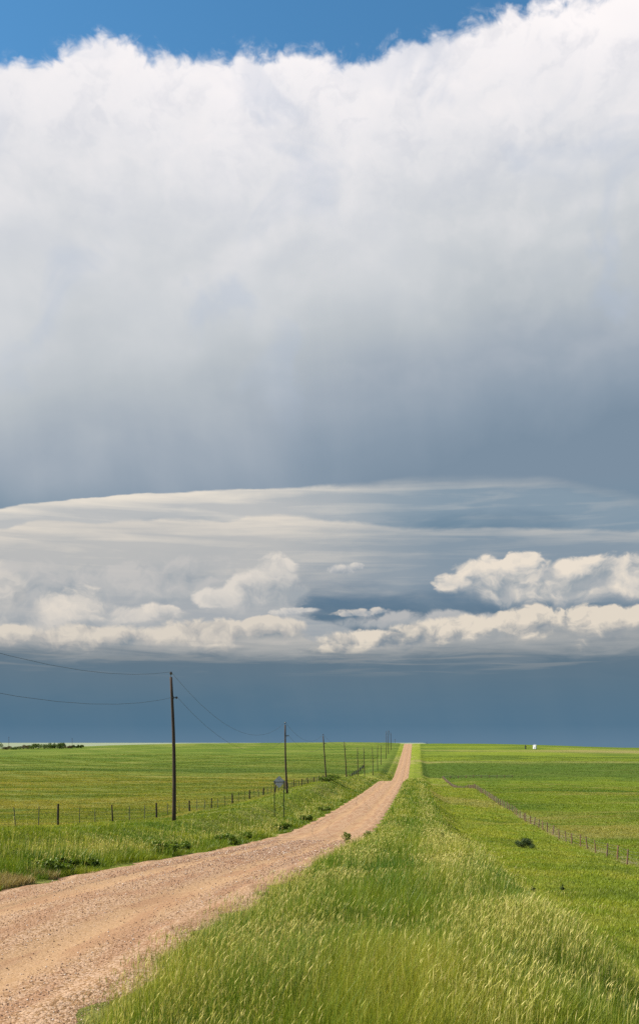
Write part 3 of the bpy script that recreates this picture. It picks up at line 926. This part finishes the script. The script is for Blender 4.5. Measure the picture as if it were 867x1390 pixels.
def span(a, b, sag, n=14):
    a, b = np.array(a), np.array(b)
    return [a + (b - a) * q + np.array([0, 0, -4 * sag * q * (1 - q)]) for q in np.linspace(0, 1, n)]


SAGS = [2.0, 2.9, 1.9, 1.3, 1.0, .8, .8, .8, .8, .9, .9, .9]
for k, lab in ((0, 'upper power line sagging from pole top to pole top'), (1, 'lower power line on the side brackets of the poles')):
    pts = []
    for i in range(len(PT) - 1):
        s = span(PT[i][k], PT[i + 1][k], SAGS[i])
        pts += s if not pts else s[1:]
    rad = [np.interp(p[1], [0, 60, 150, 700], [.007, .009, .013, .022]) for p in pts]
    v, f = tube(pts, rad, 5)
    tag(mesh_obj('power_line', v, f, M_line, None, True), lab, 'power line', 'power lines on the roadside poles')

# small far poles of other lines on the horizon
for px, d, top, lab in ((12, 900, 1000.5, 'faint thin pole rising behind the tree clump at far left'),
                        (98, 900, 1002.5, 'faint thin pole behind the right end of the far tree clump'),
                        (536, 1020, 1003.5, 'short dark pole just past the hill crest left of the road end')):
    bx = at(px, d); bz = gzs(bx, d); tz = (HZ - top) * d / F
    r = empty('utility_pole', (bx, d, bz), lab, 'utility pole')
    v, f = tube([(0, 0, -.3), (0, 0, tz - bz)], [.20, .13], 8)
    mesh_obj('post', v, f, M_wood, r, True)
    v, f = box(0, 0, tz - bz - .4, 1.6, .12, .12)
    mesh_obj('crossarm', v, f, M_wood, r)


# ------------------------------------------------------------------ fences
def fence(name, pts, ht, label, every_steel=0, lean=.05, fat=1.0, mat=None):
    ox, oy = pts[0]
    oz = gzs(ox, oy)
    root = empty(name, (ox, oy, oz), label, 'fence')
    protos = []
    for k in range(4):
        h_ = ht * (1, 1.06, .95, .88)[k]
        r_ = (.062, .050, .07, .025)[k] * fat
        a = random.uniform(-lean, lean)
        v, f = tube([(0, 0, -.25), (a * .5 * h_, 0, .5 * h_), (a * h_, .02, h_)], [r_ * 1.1, r_, r_ * .9], 7 if k < 3 else 4)
        me = bpy.data.meshes.new('fence_post'); me.from_pydata([tuple(q) for q in v], [], f); me.materials.append((mat or M_fence) if k < 3 else M_steelpost)
        protos.append(me)
    tops = []
    for i, (x, y) in enumerate(pts):
        me = protos[3] if every_steel and i % every_steel else random.choice(protos[:3])
        o = bpy.data.objects.new('fence_post', me); COL.objects.link(o); o.parent = root
        z = gzs(x, y)
        o.location = (x - ox, y - oy, z - oz); o.rotation_euler = (random.gauss(0, .03), random.gauss(0, .045), random.uniform(0, 6.3))
        sc = random.uniform(.92, 1.08); thick = 1 + max(0, y - 90) / 220.
        o.scale = (thick, thick, sc)
        tops.append((x - ox, y - oy, z - oz))
    for hgt in (.30, .60, .88, 1.10):
        P = []
        for i in range(len(tops) - 1):
            a, b = np.array(tops[i]), np.array(tops[i + 1])
            for q in (0, .5):
                P.append(a + (b - a) * q + np.array([0, 0, hgt - .03 * (q == .5)]))
        P.append(np.array(tops[-1]) + np.array([0, 0, hgt]))
        v, f = tube(P, [max(.0035, .00007 * (p[1] + oy)) for p in P], 4, False)
        mesh_obj('wire', v, f, M_wire, root)
    return root


ptsL = []
d = 45.0
while d < 470 and len(ptsL) < 98:
    uL = -27.0 + (0 if d < 300 else 0)
    ptsL.append((uL + TAN * d + random.gauss(0, .08), d)); d += 4.5 * random.uniform(.85, 1.12)
fence('wire_fence', ptsL, 1.60, 'long wire fence on dark wooden posts across the left pasture behind the utility poles', 3, fat=1.3, mat=M_darkpost)
ptsR = []
d = 58.0
while d < 428 and len(ptsR) < 88:
    ptsR.append((16.3 - max(0, d - 300) * .033 + TAN * d + random.gauss(0, .06), d)); d += 4.35 * random.uniform(.9, 1.1)
for k in range(9):
    ptsR.append((ptsR[-1][0] + 3.6, ptsR[-1][1] + .1))
fence('wire_fence', ptsR, 1.25, 'long wire fence on brown posts running down the slope right of the road', 0)

# ------------------------------------------------------------------ diamond sign seen from behind
d = 90.0
sx = at(378.8, d); sz = gzs(sx, d)
topz = (HZ - 1061.7) * d / F - sz       # centre of the diamond above ground
r = empty('road_sign', (sx, d, sz), 'grey back of a diamond road sign on two thin posts, left of the road', 'road sign')
hs = .60
pl = []
for k in range(4):                       # rounded corners
    a0 = math.pi / 2 * k
    for da in (-.55, -.25, .25, .55):
        cx, cz = math.cos(a0) * (hs - .07), math.sin(a0) * (hs - .07)
        pl.append((cx + math.cos(a0 + da * 1.4) * .05, cz + math.sin(a0 + da * 1.4) * .05))
n = len(pl)
v = [(a, -.002, b + topz) for a, b in pl] + [(a, .003, b + topz) for a, b in pl]
f = [tuple(range(n)), tuple(range(n, 2 * n))[::-1]] + [(i, (i + 1) % n, n + (i + 1) % n, n + i) for i in range(n)]
mesh_obj('panel', v, f, M_signback, r)
v, f = box(0, -.025, topz - .02, 1.02, .03, .05)
mesh_obj('crossbar', v, f, M_steelpost, r)
for sx_ in (-.455, .455):
    gzl = gzs(sx + sx_, d) - sz
    v, f = join(box(sx_, -.06, (topz + gzl - .3) / 2 + .02, .080, .02, topz + .10 - gzl + .3), box(sx_, -.045, (topz + gzl - .3) / 2 + .02, .016, .045, topz + .10 - gzl + .3))
    mesh_obj('post', v, f, M_steelpost, r)
mesh_obj('bolt', *box(0, -.012, topz + .22, .03, .02, .03), M_steelpost, r)

# marker post by the road near the crest
d = 770.0
bx = at(579, d); bz = gzs(bx, d)
r = empty('marker_post', (bx, d, bz), 'short dark marker post right of the road where it tops the hill', 'post')
mesh_obj('post', *tube([(0, 0, -.3), (0, 0, 2.4)], [.16, .14], 8), M_wood, r)
mesh_obj('cap', *box(0, 0, 2.5, .45, .3, .3), M_grey, r)

# white tank shed and its dark neighbour on the right hill
d = 700.0
bx = at(725.5, d); bz = gzs(bx, d)
r = empty('equipment_shed', (bx, d, bz), 'small white boxy equipment shed alone on the right hill', 'shed', None, R(-37)); r.scale = (.75, .75, .85)
mesh_obj('wall', *box(0, 0, 1.75, 2.9, 2.6, 3.3), M_white, r)
rv = [(-1.6, -1.45, 3.4), (1.6, -1.45, 3.4), (1.6, 1.45, 3.4), (-1.6, 1.45, 3.4), (-1.6, -1.45, 3.52), (1.6, -1.45, 3.52), (1.6, 1.45, 3.75), (-1.6, 1.45, 3.75)]
mesh_obj('roof', rv, [(0, 1, 2, 3), (4, 7, 6, 5), (0, 4, 5, 1), (1, 5, 6, 2), (2, 6, 7, 3), (3, 7, 4, 0)], M_white, r)
mesh_obj('door', *box(.35, -1.32, 1.15, 1.0, .05, 2.0), M_grey, r)
mesh_obj('vent', *box(-.85, -1.32, 2.5, .5, .05, .4), M_grey, r)
mesh_obj('skid', *box(0, 0, .02, 3.1, 2.7, .25), M_iron, r)
bx = at(713, d); bz = gzs(bx, d)
r = empty('wellhead', (bx, d, bz), 'narrow dark upright wellhead left of the white shed on the hill', 'wellhead')
mesh_obj('stack', *tube([(0, 0, -.2), (0, 0, 1.2), (0, 0, 1.25), (0, 0, 2.6), (0, 0, 2.7), (0, 0, 3.2)], [.55, .55, .40, .40, .25, .20], 12), M_iron, r)
mesh_obj('valve', *join(tube([(-.6, 0, 1.9), (.6, 0, 1.9)], .16, 8), tube([(.6, 0, 1.65), (.6, 0, 2.15)], .26, 8)), M_iron, r)
mesh_obj('valve', *join(tube([(-.4, 0, 2.9), (.4, 0, 2.9)], .12, 8), tube([(0, -.35, 2.9), (0, .35, 2.9)], .1, 8)), M_iron, r)


# ------------------------------------------------------------------ bushes, weeds and trees
def leaf_cloud(name, blobs, n, size, mat, parent, seed, thin=.35):
    """many small leaf faces spread through uneven lobes"""
    g = np.random.default_rng(seed)
    w_ = np.array([b[3] * b[4] * b[5] for b in blobs]); w_ = w_ / w_.sum()
    k = g.choice(len(blobs), n, p=w_)
    B = np.array(blobs)[k]
    p = g.normal(size=(n, 3)); p /= np.linalg.norm(p, axis=1)[:, None]
    rr = g.random(n) ** thin
    c = B[:, :3] + p * rr[:, None] * B[:, 3:6] * (.8 + .35 * g.random((n, 1)))
    keep = c[:, 2] > .02
    c = c[keep]; n = len(c)
    s = size * (.6 + .8 * g.random(n))
    a = g.normal(size=(n, 3)); a /= np.linalg.norm(a, axis=1)[:, None]
    b = np.cross(a, g.normal(size=(n, 3))); b /= np.linalg.norm(b, axis=1)[:, None]
    vv = np.stack([c - a * s[:, None], c + b * s[:, None] * .45, c + a * s[:, None], c - b * s[:, None] * .45], 1).reshape(-1, 3)
    lp = np.arange(n * 4)
    o = fast_mesh(name, vv, lp, np.full(n, 4), mat, {'tint': np.repeat(g.random(n), 4)})
    o.parent = parent
    return o


M_leaf = tint_mat('tree_leaf', [(0, (.035, .065, .014)), (.6, (.080, .130, .024)), (1, (.130, .180, .040))], .3, .04, False)
M_dleaf = tint_mat('dry_tree_leaf', [(0, (.060, .060, .025)), (1, (.150, .125, .060))], .25, .03, False)
M_sage = tint_mat('sage_leaf', [(0, (.030, .055, .018)), (1, (.080, .115, .040))], .12, .03, False)
M_weed = tint_mat('weed_leaf', [(0, (.060, .110, .010)), (.7, (.120, .185, .016)), (1, (.190, .240, .028))], .3, .05, False)


def shrub(name, px, d, wdt, hgt, label, cat, mat, n=900, size=.05, group=None, stems=5, trunk='stem', foliage='foliage', seed=1, sink=0.0, crownlow=.35):
    bx = at(px, d); bz = gzs(bx, d) - sink
    r = empty(name, (bx, d, bz), label, cat, group)
    g = random.Random(seed)
    bl = []
    for k in range(9):
        q = g.uniform(-.36, .36)
        hh = hgt * g.uniform(crownlow, .78) * (1 - abs(q) * .7)
        bl.append((q * wdt, g.uniform(-.25, .25) * wdt, hh, wdt * g.uniform(.14, .24), wdt * g.uniform(.14, .24), hgt * g.uniform(.16, .28)))
    leaf_cloud(foliage, bl, n, size, mat, r, seed)
    prt = []
    for k in range(stems):
        b = bl[k]
        prt.append(tube([(g.uniform(-.03, .03) * wdt, 0, -.1), (b[0] * .45, b[1] * .4, b[2] * .5), (b[0], b[1], b[2])], [hgt * .035, hgt * .022, hgt * .01], 6))
    mesh_obj(trunk, *join(*prt), M_wood, r)
    return r


shrub('sage_bush', 712, 88, 2.1, 1.0, 'dark green bush alone on the slope left of the right fence', 'bush', M_sage, 3600, .045, seed=3, crownlow=.2)
shrub('bush', 441, 172, 2.4, 1.5, 'bright green bush at the foot of the third pole', 'bush', M_weed, 2600, .08, seed=4, crownlow=.2)
shrub('bush', 451, 178, 3.0, 1.5, 'leafy bush just right of the third pole, half hidden in grass', 'bush', M_weed, 2600, .08, seed=5, crownlow=.2)
shrub('weed_plant', 470, 55, .7, .8, 'leafy green weed at the right gravel edge, nearer of two', 'weed', M_weed, 420, .05, seed=6, crownlow=.2)
shrub('weed_plant', 499, 66, .7, .6, 'smaller leafy weed on the right gravel edge farther ahead', 'weed', M_weed, 350, .05, seed=7, crownlow=.2)
shrub('weed_plant', 601, 45, .55, .9, 'dark broad-leaved weed in the pale grass below the right shoulder', 'weed', M_sage, 420, .05, seed=8, crownlow=.3)
shrub('weed_plant', 763, 47, .28, .42, 'tiny dark thistle alone in the green slope at right', 'weed', M_sage, 200, .035, seed=9, crownlow=.3)
shrub('weed_plant', 722, 39, .35, .45, 'small dark weed poking from the yellow grass in the lower right', 'weed', M_sage, 220, .035, seed=10, crownlow=.3)
# leafy weeds where the gravel meets the left verge
WL = [(243, 40.5, 1.5, .95, 'dark leafy weed clump by the road, right of the nearest pole', 12),
      (262, 43, 1.3, .85, 'round weed clump close behind the clump right of the nearest pole', 13),
      (92, 27.5, 1.6, .85, 'large dark weed clump on the lower left road edge', 14),
      (120, 28.8, 1.2, .75, 'weed clump at the lower left where gravel begins', 15),
      (155, 31.2, .8, .5, 'low weed clump left of the gravel under the nearest pole', 16),
      (330, 54, 1.6, .85, 'dark weed clump on the left road edge before the sign', 17),
      (352, 60, 1.2, .9, 'weed clump on the left road edge below the sign', 18),
      (398, 76, 1.7, 1.0, 'weed clump at the left road edge right of the sign', 19),
      (425, 92, 1.6, 1.0, 'bushy weed clump on the left road edge past the sign', 20),
      (447, 110, 1.7, 1.0, 'far weed clump on the left road edge below the third pole', 21)]
for px, d, wdt, hgt, lab, sd_ in WL:
    px = 433.5 + F * ((-11.1 + TAN * d) / d)
    shrub('weed_clump', px, d, wdt * .9, hgt * .75, lab, 'weed', M_weed, 2000, .045 + d * .0003, 'weed clumps along the left road edge', seed=sd_, crownlow=.18)

# tree clump on the left horizon; each its own crown and trunk
TR = [(-3, 6.8, 8, 'dark tree cut by the left edge of the photo', 0), (10, 6.5, 3.2, 'low wide shrub tree beside the leftmost tree', 1), (22, 7, 3.0, 'low green shrub in the left part of the horizon clump', 0),
      (31, 7.5, 4.2, 'brownish tree left of the middle in the horizon clump', 1), (38, 6, 3.8, 'second brownish tree beside the tall middle trees', 1), (45, 7, 5.0, 'green tree left of the tallest tree in the clump', 0),
      (52, 6.5, 4.6, 'dark rounded tree close left of the tallest tree', 0), (60, 8.5, 6.2, 'tallest rounded green tree in the middle of the horizon clump', 0), (68, 7, 4.6, 'green tree directly right of the tallest tree', 0),
      (75, 6.5, 4.4, 'fifth green tree from the right in the horizon clump', 0), (81, 5.5, 4.8, 'upright green tree left of the dark end tree', 0), (85.5, 4.5, 5.6, 'narrow dark tree at the right end of the main clump', 0),
      (92, 6, 2.8, 'low brownish shrub right of the main clump', 1), (99, 5, 2.4, 'small shrub under the faint thin pole', 0), (106, 3.6, 2.7, 'small dark shrub, second from right on the horizon', 0), (111, 3.2, 3.0, 'small dark shrub at the far right end of the tree clump', 0)]
for i, (px, wdt, hgt, lab, dry) in enumerate(TR):
    d = 730 + (i * 37 % 23)
    shrub('tree', px, d, wdt * 1.35, hgt, lab, 'tree', M_dleaf if dry else M_leaf, 1500, .27, 'trees on the left horizon', seed=30 + i, trunk='trunk', foliage='crown', stems=4, crownlow=.25)
